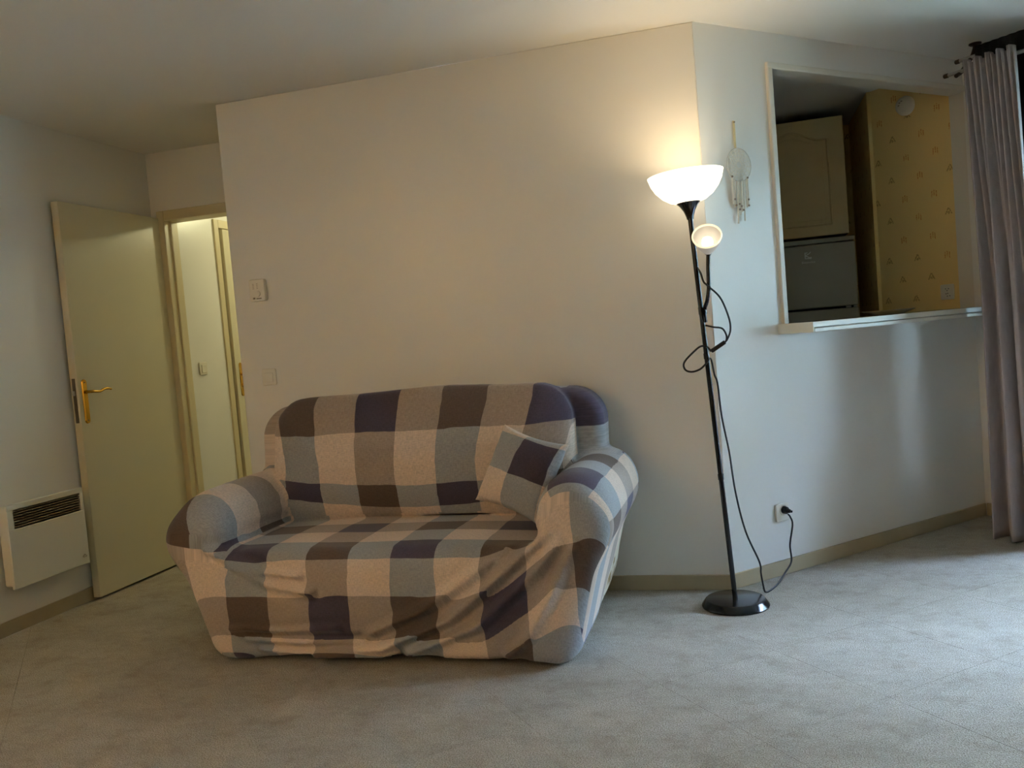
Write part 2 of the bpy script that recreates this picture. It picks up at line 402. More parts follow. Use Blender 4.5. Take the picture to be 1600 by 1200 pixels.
# wall over the door in the recess
DX0, DX1, DZ = -3.34, -2.53, 2.085
struct(MB().box(XW, DX0-.05, YB, YB+.1, -.1, H).box(DX1+.05, XL+.02, YB, YB+.1, -.1, H).box(DX0-.05, DX1+.05, YB, YB+.1, DZ+.06, H).build('wall_recess', 'wall'), 'short white wall above the door opening', 'wall')
# hall beyond the door
HX = -3.352
I0, I1, IZ = 5.11, 5.94, 2.10
struct(MB().box(HX-.1, HX, YB+.1, I0-.05, -.1, H).box(HX-.1, HX, I1+.05, 7.3, -.1, H).box(HX-.1, HX, I0-.05, I1+.05, IZ+.055, H).build('wall_hall', 'wall'), 'lit white hall wall seen through the doorway', 'wall')
struct(MB().box(HX, -1.5, 7.2, 7.3, -.1, H).build('wall_hall_end', 'wall'), 'white end wall of the hall', 'wall')
struct(MB().box(-1.6, -1.5, YB+.1, 7.2, -.1, H).box(XL, -1.6, YB+.1, YB+.16, -.1, H).build('wall_hall_right', 'wall'), 'white far side wall of the hall', 'wall')
struct(MB().box(HX-1.2, HX-.1, 4.9, 4.96, -.1, H).box(HX-1.2, HX-.1, 6.2, 6.26, -.1, H).box(HX-1.3, HX-1.2, 4.9, 6.26, -.1, H).build('wall_side_room', 'wall'), 'wall of the dark room behind the ajar hall door', 'wall')
# kitchen shell
UE = .61
pe = Vector((KX-Q*UE, KY+Q*UE, 0))
kw = MB().box(KT, UE, -.12, 0, -.1, H)
kwo = kw.build('wall_kitchen_side', 'wallpaper')
kwo.matrix_world = Matrix(((-Q, -Q, 0, KX), (Q, -Q, 0, KY), (0, 0, 1, 0), (0, 0, 0, 1)))
struct(kwo, 'yellow kitchen wall with small orange and brown motifs', 'wall')
struct(MB().box(-KT, 0, -.2, 0, -.1, H, M_W).build('trim_1', 'trim'), 'white painted reveal at the right of the hatch', 'reveal')
kx1 = pe.x
kb = MB().box(0, .95, 0, .1, -.1, H)
kbo = kb.build('wall_kitchen_alcove', 'wallpaper'); kbo.matrix_world = Matrix(((0, -1, 0, kx1+.1), (1, 0, 0, pe.y-.02), (0, 0, 1, 0), (0, 0, 0, 1)))
struct(kbo, 'papered wall beside the fridge in shadow', 'wall')
struct(MB().box(-1.5, kx1+.1, 6.56, 6.66, -.1, H).build('wall_kitchen_back', 'wallpaper'), 'yellow papered wall behind the fridge', 'wall')
struct(MB().box(-1.5, -1.4, YM+.1, 6.56, -.1, H).build('wall_kitchen_left', 'wallpaper'), 'papered wall at the hidden end of the kitchen', 'wall')
# baseboards
BH, BT = .069, .012
struct(MB().box(XW, XW+BT, YF, YB, 0, BH).build('baseboard_left', 'base', bevel=.003), 'beige baseboard below the wall heater', 'baseboard')
struct(MB().box(XL, XC+.004, YM-BT, YM, 0, BH).build('baseboard_back', 'base', bevel=.003), 'beige baseboard behind the sofa', 'baseboard')
struct(MB().box(0, LK-BT, 0, BT, 0, BH, M_K).build('baseboard_angled', 'base', bevel=.003), 'beige baseboard under the kitchen hatch', 'baseboard')
struct(MB().box(BT, W0, 0, BT, 0, BH, M_W).build('baseboard_window', 'base', bevel=.003), 'short beige baseboard beside the curtain', 'baseboard')
struct(MB().box(XL-BT, XL, YM-BT, YB, 0, BH).build('baseboard_recess', 'base', bevel=.003), 'beige baseboard in the door recess', 'baseboard')
# door casing (room side)
t2 = MB().box(DX0-.05, DX0, YB-.02, YB+.11, 0, DZ+.06).box(DX1, DX1+.05, YB-.02, YB+.11, 0, DZ+.06).box(DX0, DX1, YB-.02, YB+.11, DZ, DZ+.06)
t2.box(DX0-.004, DX0+.012, YB+.03, YB+.05, 0, DZ)
struct(t2.build('trim_2', 'frame', bevel=.004), 'cream door frame of the open doorway', 'door frame')
t3 = MB().box(HX-.1, HX+.012, I0-.05, I0, 0, IZ+.055).box(HX-.1, HX+.012, I1, I1+.05, 0, IZ+.055).box(HX-.1, HX+.012, I0, I1, IZ, IZ+.055)
struct(t3.build('trim_3', 'frame', bevel=.003), 'cream frame around the hall door', 'door frame')
# hatch frame moulding
FR = .028
t4 = MB().box(O0-FR, O0+.004, -KT-.004, .016, OZ0+.04, OZ1+.004, M_K).box(O0-FR, LK, -KT-.004, .016, OZ1-.002, OZ1+FR, M_K)
struct(t4.build('trim_4', 'trim', bevel=.005), 'white moulding around the kitchen hatch', 'moulding')

# ------------------------------------------------------------------ open door leaf
def handle_set(parent, mfun, zc, up_len, lever_dir, lever=True, mirror=1):
    # mfun(a, b, c): a along the door toward the hinge, b out of the door face, c up
    plate = MB()
    prof = rrect(.0175, up_len, .0174, 6)
    vs0 = [mfun(a, .0, zc+c) for a, c in prof]; vs1 = [mfun(a*.8, .007, zc+c*.985) for a, c in prof]
    n = len(prof); plate._add(vs0+vs1, [tuple(range(n)), tuple(range(n, 2*n))]+[(i, (i+1) % n, (i+1) % n+n, i+n) for i in range(n)])
    p = plate.build('handle_plate', 'brass', parent, smooth=True); p['label'] = 'brass handle plate'
    return p
dr = empty('door_1', (-3.395, 4.545, 0)); struct(dr, 'open cream flush door standing against the left wall', 'door')
LX0, LX1, LY0, LY1 = -3.422, -3.378, 3.745, 4.548
leaf1 = MB().box(LX0, LX1, LY0, LY1, .012, 2.105).build('leaf', 'door', dr, bevel=.003)
f1 = lambda a, b, c: Vector((LX1+b, LY0+.045+a, c))
hp = handle_set(leaf1, f1, 1.055, .118, 1)
lev = MB().tube([f1(0, .004, 1.105), f1(0, .045, 1.105), f1(.012, .052, 1.105)], .008, 12)
lev.tube(spline([f1(.004, .05, 1.105), f1(.05, .052, 1.102), f1(.09, .05, 1.112), f1(.125, .048, 1.112), f1(.145, .047, 1.106)], 6), [.0075]*12+[.007]*6+[.006]*6+[.005], 10)
lv = lev.build('lever', 'brass', leaf1, smooth=True); lv['label'] = 'curved brass door lever'
for cz in (1.155, .955):
    MB().lathe([(0, .0), (.004, .0), (.003, .002), (0, .003)], 10, frame_mtx(f1(0, .007, cz), (0, 1, 0), (0, 0, 1), (1, 0, 0))).build('screw', 'steel', leaf1, smooth=True)
MB().box(LX0+.012, LX1-.012, LY0-.002, LY0+.004, .945, 1.18).build('lock_plate', 'steel', leaf1, bevel=.001)['label'] = 'grey steel lock plate on the door edge'
MB().box(LX0+.015, LX1-.017, LY0-.012, LY0, 1.09, 1.115).build('latch', 'chrome', leaf1, bevel=.002)
f1b = lambda a, b, c: Vector((LX0-b, LY0+.045+a, c))
MB().tube([f1b(0, .0, 1.105), f1b(0, .012, 1.105)], .009, 12).build('spindle', 'brass', leaf1, smooth=True)
for hz in (.25, 1.05, 1.85):
    MB().lathe([(.008, hz-.045), (.008, hz+.045)], 12, Matrix.Translation((LX1+.004, LY1+.004, 0))).build('hinge', 'frame', leaf1, smooth=True)

# ------------------------------------------------------------------ hall door, ajar
hd = empty('door_2', (HX-.03, I1, 0)); struct(hd, 'cream hall door standing slightly ajar', 'door')
ang = math.radians(1.7)
hm = Matrix.Translation((HX+.002, I1-.004, 0)) @ Matrix.Rotation(ang, 4, 'Z')
leaf2 = MB().box(-.04, 0, -(I1-I0)+.022, 0, .012, IZ-.008, hm).build('leaf', 'door', hd, bevel=.003)
f2 = lambda a, b, c: hm @ Vector((b, -(I1-I0)+.022+.055+a, c))
handle_set(leaf2, f2, 1.075, .115, 1)
hl = MB().tube([f2(0, .004, 1.11), f2(0, .045, 1.11)], .008, 10).tube([f2(0, .045, 1.11), f2(.06, .048, 1.11), f2(.11, .046, 1.105)], .0065, 10)
hl.build('lever', 'brass', leaf2, smooth=True)
MB().tube([f2(0, .004, 1.035), f2(0, .02, 1.035)], [.011, .008], 10).build('keyhole_knob', 'brass', leaf2, smooth=True)

# ------------------------------------------------------------------ french window
win = empty('window_1', tuple(wp((W0+W1)/2, 0, 0))); struct(win, 'white glazed french window behind the curtain', 'window')
fr = MB().box(W0, W0+.06, -.14, -.07, .02, WZ1, M_W).box(W1-.06, W1, -.14, -.07, .02, WZ1, M_W).box(W0+.06, W1-.06, -.14, -.07, WZ1-.06, WZ1, M_W).box(W0+.06, W1-.06, -.14, -.07, .02, .07, M_W)
fr.build('window_frame', 'pvc', win, bevel=.004)
mid = (W0+W1)/2
for a, b in ((W0+.06, mid), (mid, W1-.06)):
    l = MB().box(a, a+.075, -.125, -.075, .07, WZ1-.06, M_W).box(b-.075, b, -.125, -.075, .07, WZ1-.06, M_W).box(a+.075, b-.075, -.125, -.075, WZ1-.135, WZ1-.06, M_W).box(a+.075, b-.075, -.125, -.075, .07, .17, M_W)
    ls = l.build('casement', 'pvc', win, bevel=.005)
    MB().box(a+.075, b-.075, -.103, -.097, .17, WZ1-.135, M_W).build('pane', 'glass', ls)
hb = MB().tube([wp(mid+.03, -.075, 1.05), wp(mid+.03, -.03, 1.05), wp(mid+.03, -.03, .93)], .009, 10); hb.build('handle', 'chrome', win, smooth=True)
struct(MB().box(-.2, 3.4, -1.5, -.2, -.16, -.04, M_W).box(-.2, 3.4, -1.5, -1.38, -.04, .95, M_W).build('wall_low_light_block', 'concrete'), 'unseen concrete slab and parapet added outside to cut light from below', 'low light block')  # added out of view to keep light from below off the ceiling
struct(MB().box(-9, 11, -7.2, -6.2, -3.2, 4.7, M_W).build('wall_sky_block', 'skyblock'), 'added unseen dark block outside the window cutting the low sky light', 'sky light block')  # added out of view so daylight enters only from steep angles
pl_d = bpy.data.lights.new('window_portal', 'AREA'); pl_d.shape = 'RECTANGLE'; pl_d.size = W1-W0; pl_d.size_y = WZ1
pl_d.cycles.is_portal = True
plo = bpy.data.objects.new('window_portal', pl_d); COL.objects.link(plo)
plo.matrix_world = frame_mtx(wp((W0+W1)/2, -.15, WZ1/2), (Q, -Q, 0), (0, 0, 1), (-Q, -Q, 0)) @ Matrix.Rotation(math.pi, 4, 'X')

# ------------------------------------------------------------------ sofa (stretch cover over an upholstered frame)
SX, SY = -1.42, 2.93
def rbox(P, c, h, r):
    q = np.abs(P-np.array(c))-(np.array(h)-r)
    return np.linalg.norm(np.maximum(q, 0), axis=-1)+np.minimum(q.max(-1), 0)-r
def smin(a, b, k):
    h = np.clip(.5+.5*(b-a)/k, 0, 1); return b*(1-h)+a*h-k*h*(1-h)
def segd(x, z, pts):
    d = None
    for (a, b), (c, e) in zip(pts[:-1], pts[1:]):
        L = (c-a)**2+(e-b)**2; t = np.clip(((x-a)*(c-a)+(z-b)*(e-b))/L, 0, 1)
        dd = np.hypot(x-a-(c-a)*t, z-b-(e-b)*t); d = dd if d is None else np.minimum(d, dd)
    return d
FOLDS = [([(.70, .50), (.52, .36), (.30, .18), (.02, .07), (-.25, .045)], .012, .020),
         ([(.74, .47), (.58, .30), (.40, .16), (.12, .05)], .011, .019),
         ([(.66, .53), (.44, .37), (.20, .22), (-.02, .13)], .007, .018),
         ([(.78, .44), (.70, .28), (.60, .12), (.52, .05)], .009, .018),
         ([(-.70, .46), (-.58, .39), (-.42, .32), (-.25, .29)], .010, .016),
         ([(-.60, .40), (-.46, .37), (-.30, .355)], .009, .013),
         ([(-.55, .105), (-.3, .085), (-.05, .10)], .007, .012),
         ([(-.62, .15), (-.40, .135), (-.15, .15)], .004, .012),
         ([(-.50, .06), (-.2, .035), (.1, .03)], .008, .010)]
def sdf(P, parts=False):
    x, y, z = P[..., 0], P[..., 1], P[..., 2]
    ax = np.abs(x)
    # base block tapering towards the floor
    tp = 1-np.clip(z/.45, 0, 1); Pb = P.copy(); Pb[..., 0] = np.where(x < 0, x/(1-.125*tp), x/(1-.09*tp))
    d = rbox(Pb, (0, .46, .19), (.80, .45, .175), .055)
    seat = rbox(P, (0, .34, .27), (.70, .335, .175), .075) - .012*np.clip(1-(x/.62)**2, 0, 1)*np.clip(1-((y-.3)/.35)**2, 0, 1)
    d = smin(d, seat, .05)
    # arms: rolled top leaning outwards
    for sg in (-1, 1):
        zc = .535 + (.02 if sg > 0 else 0.0) - .05*np.exp(-((y-.0)/.10)**2)
        xc = .775 + .02*np.clip((y-.1)/.5, 0, 1)*(1 if sg > 0 else .6)
        R = .138 - .02*np.exp(-((y)/.07)**2)
        xl = x*sg + (.095 if sg < 0 else .05)*(1-np.clip(z/.45, 0, 1))
        roll2 = np.hypot(xl-xc, (z-zc)) - R
        cap = np.abs(y-.44)-.42
        q = np.stack([roll2+.05, cap+.05], -1)
        roll = np.linalg.norm(np.maximum(q, 0), axis=-1)+np.minimum(q.max(-1), 0)-.05
        cx = .715 + .09*np.clip(z/.5, 0, 1.1)
        Pa = np.stack([xl-cx, y, z], -1)
        post = rbox(Pa, (0, .45, .28), (.095, .425, .26), .06)
        d = smin(d, smin(roll, post, .09), .06)
    # back frame
    top = .955 + .035*np.clip(1-(x/.8)**2, 0, 1)
    Pf = P.copy(); Pf[..., 1] = y - .05*np.clip(z-.4, 0, 1); Pf[..., 2] = z*.975/top
    # rounded corners in the x-z outline
    qx = np.stack([np.abs(x+.02)-(.83-.14), np.abs(Pf[..., 2]-.52)-(.455-.14)], -1)
    out = np.linalg.norm(np.maximum(qx, 0), axis=-1)+np.minimum(qx.max(-1), 0)-.14
    dy = np.abs(Pf[..., 1]-.79)-.10
    q = np.stack([out+.05, dy+.05], -1)
    back = np.linalg.norm(np.maximum(q, 0), axis=-1)+np.minimum(q.max(-1), 0)-.05
    d = smin(d, back, .035)
    # loose-looking back cushion
    yc = .665 + .20*(z-.70); 
    qx = np.stack([np.abs(x+.022)-(.712-.15), np.abs(z-.715-.02*np.clip(1-(x/.7)**2, 0, 1))-(.275-.15)], -1)
    out = np.linalg.norm(np.maximum(qx, 0), axis=-1)+np.minimum(qx.max(-1), 0)-.15
    thick = .105*np.sqrt(np.clip(-out/.24, 0, 1)+.0015)+.03
    cush = np.maximum((np.abs(y-yc)-thick)*.75, out)
    if parts: return back-cush
    d = smin(d, cush, .018)
    # pulled folds in the front panel
    w = np.exp(-(np.clip(y-.02, 0, 1)/.06)**2)
    for pts, amp, wd in FOLDS:
        s_ = segd(x, z, pts); d = d - 2.1*w*amp*(np.exp(-(s_/wd)**2)-.45*np.exp(-((s_-2.2*wd)/(wd*1.2))**2))
    # creases on the inner left arm and general slackness
    wi = np.exp(-((x+.66)/.06)**2)*np.exp(-((y-.42)/.16)**2)*np.clip((z-.44)/.05, 0, 1)
    d = d - .0035*wi*np.sin(z*95+6*y)
    d = d - .004*np.sin(9*x+3*z+1)*np.sin(7*z+5*y+.5)
    # uneven hem
    hem = .022 + .010*np.sin(5*x+.6) + .008*np.sin(13*x)
    return np.maximum(d, hem - z)
def surface_nets(lo, hi, h):
    ax = [np.arange(lo[i], hi[i]+h, h) for i in range(3)]
    P = np.stack(np.meshgrid(*ax, indexing='ij'), -1); F = sdf(P); ins = F < 0
    n = F.shape
    c = np.zeros((n[0]-1, n[1]-1, n[2]-1, 3)); cnt = np.zeros((n[0]-1, n[1]-1, n[2]-1))
    sl = lambda o, m: slice(o, m-1+o)
    for axs in range(3):
        oth = [i for i in range(3) if i != axs]
        for b0 in (0, 1):
            for b1 in (0, 1):
                o0 = [0, 0, 0]; o0[oth[0]] = b0; o0[oth[1]] = b1; o1 = list(o0); o1[axs] = 1
                A = F[tuple(sl(o0[i], n[i]) for i in range(3))]; B = F[tuple(sl(o1[i], n[i]) for i in range(3))]
                x_ = (A < 0) != (B < 0); tt = np.where(x_, A/np.where(A == B, 1, A-B), 0)
                for k in range(3):
                    c[..., k] += np.where(x_, (tt if k == axs else o0[k]), 0)
                cnt += x_
    act = cnt > 0; idx = -np.ones(act.shape, int); idx[act] = np.arange(act.sum())
    ijk = np.argwhere(act); V = np.array(lo)+h*(ijk+c[act]/cnt[act][:, None])
    faces = []
    for axs in range(3):
        a, b = [(1, 2), (2, 0), (0, 1)][axs]
        s0 = [slice(None)]*3; s1 = [slice(None)]*3; s0[axs] = slice(0, n[axs]-1); s1[axs] = slice(1, n[axs])
        e = ins[tuple(s0)] != ins[tuple(s1)]; dirn = ins[tuple(s0)]
        E_ = np.argwhere(e); E_ = E_[(E_[:, a] > 0) & (E_[:, b] > 0) & (E_[:, a] < n[a]-1) & (E_[:, b] < n[b]-1)]
        da = np.zeros(3, int); da[a] = 1; db_ = np.zeros(3, int); db_[b] = 1
        g = lambda K_: idx[K_[:, 0], K_[:, 1], K_[:, 2]]
        quad = np.stack([g(E_-da-db_), g(E_-db_), g(E_), g(E_-da)], 1)
        fl = ~dirn[E_[:, 0], E_[:, 1], E_[:, 2]]
        quad[fl] = quad[fl][:, ::-1]; faces.append(quad)
    return V, np.concatenate(faces)
def grad(V, e=.003):
    g = np.stack([sdf(V+np.eye(3)[i]*e)-sdf(V-np.eye(3)[i]*e) for i in range(3)], -1)/(2*e)
    return g
V, Fq = surface_nets((-1.05, -.08, -.02), (1.05, 1.02, 1.10), .0125)
for _ in range(2):
    g = grad(V); V = V - .8*(sdf(V)/np.maximum((g*g).sum(-1), .3))[:, None]*g
N = grad(V, .005); N /= np.maximum(np.linalg.norm(N, axis=-1, keepdims=True), 1e-9)
def fields(P):
    x, y, z = P.T
    zl = np.where(x < -.45, np.interp(x, [-.95, -.60, -.45], [.50, .44, .60]), .85)
    ff = np.maximum(y-.05, z-zl)
    b1 = np.maximum(np.maximum(.45-y, .470-z), np.abs(x+.012)-np.interp(z, [.58, .70], [.615, .722]))
    b2 = np.maximum(np.maximum(.70-y, .665-z), np.abs(x)-.80-(z-.60)/.9)
    fb = np.minimum(np.minimum(b1, b2), .885-y)
    fs_ = np.maximum(np.maximum(np.abs(x)-.635, y-.64), z-.56)
    fh = np.maximum(np.maximum(.62-x, z-1.15*(y-.40)), z-.42)
    return [ff, fb, fs_, fh, x, sdf(P, True)]
FLD = np.stack(fields(V), 1)
ALLV = [tuple(v) for v in V]; ALLN = [tuple(n) for n in N]; ALLF = [tuple(f) for f in FLD]
cutcache = {}
def cutpoly(poly, k):
    neg, pos = [], []
    for a, b in zip(poly, poly[1:]+poly[:1]):
        fa, fb_ = ALLF[a][k], ALLF[b][k]
        (neg if fa < 0 else pos).append(a)
        if (fa < 0) != (fb_ < 0):
            key = (min(a, b), max(a, b), k)
            if key not in cutcache:
                t = fa/(fa-fb_); mixv = lambda L: tuple(p+(q-p)*t for p, q in zip(L[a], L[b]))
                ALLV.append(mixv(ALLV)); n_ = Vector(mixv(ALLN)).normalized(); ALLN.append(tuple(n_)); ALLF.append(mixv(ALLF)); cutcache[key] = len(ALLV)-1
            c = cutcache[key]; neg.append(c); pos.append(c)
    return neg, pos
REG = {k: [] for k in range(7)}
def assign(poly, stage):
    if len(poly) < 3: return
    k, hit = [(0, 4), (1, 1), (3, 5), (2, 0), (4, 2)][stage]
    sg = [ALLF[i][k] < 0 for i in poly]
    if all(sg): neg, pos = poly, []
    elif not any(sg): neg, pos = [], poly
    else: neg, pos = cutpoly(poly, k)
    if len(neg) >= 3:
        if hit == 1:
            n2, p2 = cutpoly(list(neg), 5)
            if len(n2) >= 3: REG[6].append(tuple(n2))
            if len(p2) >= 3: REG[1].append(tuple(p2))
        else: REG[hit].append(tuple(neg))
    if len(pos) >= 3:
        if stage == 4: REG[3].append(tuple(pos))
        else: assign(pos, stage+1)
for f in Fq.tolist(): assign(f, 0)
ALLV = np.array(ALLV); ALLN = np.array(ALLN)
def uvs(P, rg):
    x, y, z = P.T; u = np.zeros(len(P)); v = np.zeros(len(P))
    if rg in (0, 4):
        u = (x+.621)/.176+1; w_ = y+z-.112
        if rg == 4:
            k_ = np.clip((x-.40)/.42, 0, 1); k_ = k_*k_*(3-2*k_); w_ = w_-.21*k_; 
        v = np.where(w_ > 0, w_/.158, w_/(.062 + .07*np.clip((x-.4)/.3, 0, 1)))+1
        if rg == 4: v = np.where((x > .52) | (x < -.66), np.minimum(v, 2.96), v)
    elif rg in (1, 6):
        k_ = np.clip((.95-z)/.25, 0, 1); u = (x+.713-.069*k_)/(.2075-.0225*k_)+1
        ze = z - .08*np.clip(np.abs(x)/.65, 0, 1.2)**2*np.clip((.75-z)/.25, 0, 1) + np.clip(y-.80, 0, 1)*.8
        v_ = np.interp(ze, [.2, .50, .60, .836, 1.02, 1.2], [1.4, 3, 4, 5, 6, 7])
        v = v_
        if rg == 6:
            fr_ = x > .45
            v = np.where(fr_, 3+(z-.80)/.17, v_); u = np.where(fr_, 1.6+(x-.76)*.5, np.where(x < -.6, .5, u))
    else:
        sg = -1 if rg == 2 else 1
        xl = x*sg; th = np.arctan2(z-.535, xl-.775)       # 0 outer, pi/2 top, pi inner
        th = np.where(th < -math.pi/2, th+2*math.pi, th)
        b = .14*np.clip(th, 0, math.pi)
        dz = .14*math.pi+(.535-z); lo_k = np.clip((xl-.66)/.085, 0, 1)
        low = np.where(xl < .745, dz+(.30-dz)*lo_k, .30-np.clip((xl-.745)/.06, 0, 1)*.26 - np.clip(xl-.85, 0, 1)*(1 if sg < 0 else 2))
        b = np.where(z < .535, low, b)
        if rg == 2: u = 1+(y+.05)/.185; v = np.interp(b, [0, .17, .50, .7], [1.05, 2, 3, 4])
        else:
            u = (y+.09)/.175; bb = .14*math.pi-b; v = 2+(bb+.06)/.19
    return np.stack([u, v], -1)
sofa = empty('sofa', (SX, SY+.45, 0))
tag(sofa, 'two-seat sofa in a checked brown, navy, grey and cream stretch cover', 'sofa')
names = {0: 'seat', 1: 'backrest', 2: 'armrest', 3: 'armrest', 4: 'front_panel', 5: 'side_upholstery', 6: 'back_frame'}
for rg, nm in names.items():
    fs = REG[rg]
    if not fs: continue
    used = sorted({i for f in fs for i in f}); rm = {g: i for i, g in enumerate(used)}
    vv = ALLV[used]+np.array((SX, SY, 0)); me = bpy.data.meshes.new(nm)
    if rg == 5: vv = vv - ALLN[used]*.006
    polys = [[rm[i] for i in f] for f in fs]
    me.from_pydata(vv.tolist(), [], polys); me.update()
    uvl = me.uv_layers.new(name='UVMap'); UVv = uvs(ALLV[used], rg)
    uvl.data.foreach_set('uv', UVv[[i for f in polys for i in f]].astype(np.float32).ravel())
    me.polygons.foreach_set('use_smooth', [True]*len(me.polygons))
    me.normals_split_custom_set_from_vertices(ALLN[used].tolist())
    me.materials.append(M['floral' if rg == 5 else 'plaid'])
    o = bpy.data.objects.new(nm, me); COL.objects.link(o); attach(o, sofa)
    if rg == 5: o['label'] = 'cream floral upholstery showing below the cover'
for fx in (-.70, .70):
    for fy in (.10, .82):
        MB().lathe([(.022, 0), (.03, .05)], 14, Matrix.Translation((SX+fx, SY+fy, 0))).build('foot', 'dark', sofa, smooth=True)

# ------------------------------------------------------------------ throw cushion
def pillow():
    n = 30; S = .168; vs = []; fs = []; uv = []
    def th(a, b):
        e = (max(0, 1-abs(a)**2.6)*max(0, 1-abs(b)**2.6))**.5; return .068*e
    def pinch(a, b): return 1-.10*(1-b*b)*abs(a)**3, 1-.10*(1-a*a)*abs(b)**3
    for sd in (1, -1):
        o = len(vs)
        for i in range(n+1):
            for j in range(n+1):
                a = -1+2*i/n; b = -1+2*j/n; pa, pb = pinch(a, b)
                w = .004*math.sin(9*a+4*b)*math.sin(7*b-2*a)+.004*math.sin(14*(a-b))*abs(a)**3
                vs.append((a*S*pa, b*S*pb, sd*(th(a, b)+.002)+w*(1-abs(a)**6)*(1-abs(b)**6)*.8)); uv.append((a, b))
        for i in range(n):
            for j in range(n):
                q = (o+i*(n+1)+j, o+(i+1)*(n+1)+j, o+(i+1)*(n+1)+j+1, o+i*(n+1)+j+1); fs.append(q if sd > 0 else q[::-1])
    e = [i*(n+1) for i in range(n+1)]+[n*(n+1)+j for j in range(1, n+1)]+[i*(n+1)+n for i in range(n-1, -1, -1)]+[j for j in range(n-1, 0, -1)]
    k = (n+1)**2
    for a, b in zip(e, e[1:]+e[:1]): fs.append((a, a+k, b+k, b))
    me = bpy.data.meshes.new('throw_cushion'); me.from_pydata(vs, [], fs); me.update()
    ul = me.uv_layers.new(name='UVMap')
    for p in me.polygons:
        p.use_smooth = True
        for li in p.loop_indices:
            a, b = uv[me.loops[li].vertex_index]
            ul.data[li].uv = (1.08+a*1.02, 3.12+b*1.06)
    me.materials.append(M['plaid']); return me
cu = bpy.data.objects.new('throw_cushion', pillow()); COL.objects.link(cu)
tag(cu, 'small square checked cushion leaning in the right corner of the sofa', 'cushion')

# ------------------------------------------------------------------ floor lamp
LB = Vector((-.108, 3.672, 0)); LT = Vector((-.190, 3.672, 1.815)); ld = (LT-Vector((LB.x, LB.y, .03))).normalized()
lamp = empty('floor_lamp', tuple(LB)); tag(lamp, 'black floor lamp with lit bowl uplighter and small reading light', 'floor lamp')
MB().lathe([(.139, 0), (.140, .006), (.136, .012), (.124, .028), (.120, .031), (.117, .032), (.0, .032)], 64, Matrix.Translation(LB)).build('base', 'black', lamp, smooth=True, angle=30)
def lp(z): return Vector((LB.x, LB.y, .03))+ld*((z-.03)/ld.z)
MB().tube([lp(.03), lp(1.64)], .0105, 16).build('pole', 'black', lamp, smooth=True)
for jz in (.55, 1.06):
    MB().tube([lp(jz-.012), lp(jz+.012)], .0125, 16).build('pole_joint', 'black', lamp, smooth=True)
ex = ld.orthogonal().normalized(); ey = ld.cross(ex)
mt = frame_mtx(lp(1.63), ex, ey, ld)
MB().lathe([(.0, 0), (.014, 0), (.016, .012), (.024, .035), (.038, .058), (.050, .070), (.0, .072)], 32, mt).build('shade_holder', 'black', lamp, smooth=True)
bprof = [(.045, .068), (.075, .078), (.105, .098), (.130, .126), (.146, .155), (.155, .184), (.156, .187), (.152, .187), (.142, .156), (.126, .128), (.101, .101), (.072, .082), (.0, .078)]
bsh = MB().lathe(bprof, 56, mt).build('bowl_shade', 'bowl', lamp, smooth=True, angle=60); bsh['label'] = 'glowing white glass bowl shade'
MB().lathe([(0, .085), (.012, .085), (.014, .092), (.014, .10), (.008, .106), (0, .108)], 20, mt).build('bulb', 'bulb', bsh, smooth=True)
# reading light branch
SD = Vector((0.02, -.83, .56)).normalized()
neck = Vector((-.118, 3.645, 1.483))
MB().tube(spline([lp(1.20)+Vector((.012, -.008, 0)), lp(1.25)+Vector((.013, -.010, 0)), Vector((-.136, 3.648, 1.29)), Vector((-.126, 3.646, 1.34)), Vector((-.123, 3.646, 1.42)), neck], 8), .0085, 12).build('branch_arm', 'black', lamp, smooth=True)
MB().tube([lp(1.235)+Vector((.006, -.005, 0)), lp(1.265)+Vector((.006, -.005, 0))], .018, 12).build('branch_clamp', 'black', lamp, smooth=True)
ex2 = SD.orthogonal().normalized(); ey2 = SD.cross(ex2)
nm_ = frame_mtx(neck-SD*.012, ex2, ey2, SD)
MB().lathe([(0, 0), (.010, 0), (.014, .012), (.022, .030), (.0, .032)], 24, nm_).build('cup_holder', 'black', lamp, smooth=True)
MB().lathe([(.021, .028), (.034, .050), (.048, .080), (.058, .118), (.055, .118), (.045, .082), (.030, .052), (.0, .036)], 40, nm_).build('cup_shade', 'shade', lamp, smooth=True, angle=60); csh = COL.objects['cup_shade']
MB().lathe([(.0585, .114), (.0605, .120), (.0585, .126), (.0545, .122), (.055, .114)], 40, nm_, cap=False).build('cup_rim', 'rim', csh, smooth=True)
MB().lathe([(0, .045), (.012, .047), (.016, .06), (.024, .078), (.022, .092), (.012, .101), (0, .104)], 20, nm_).build('reading_bulb', 'bulb', csh, smooth=True)
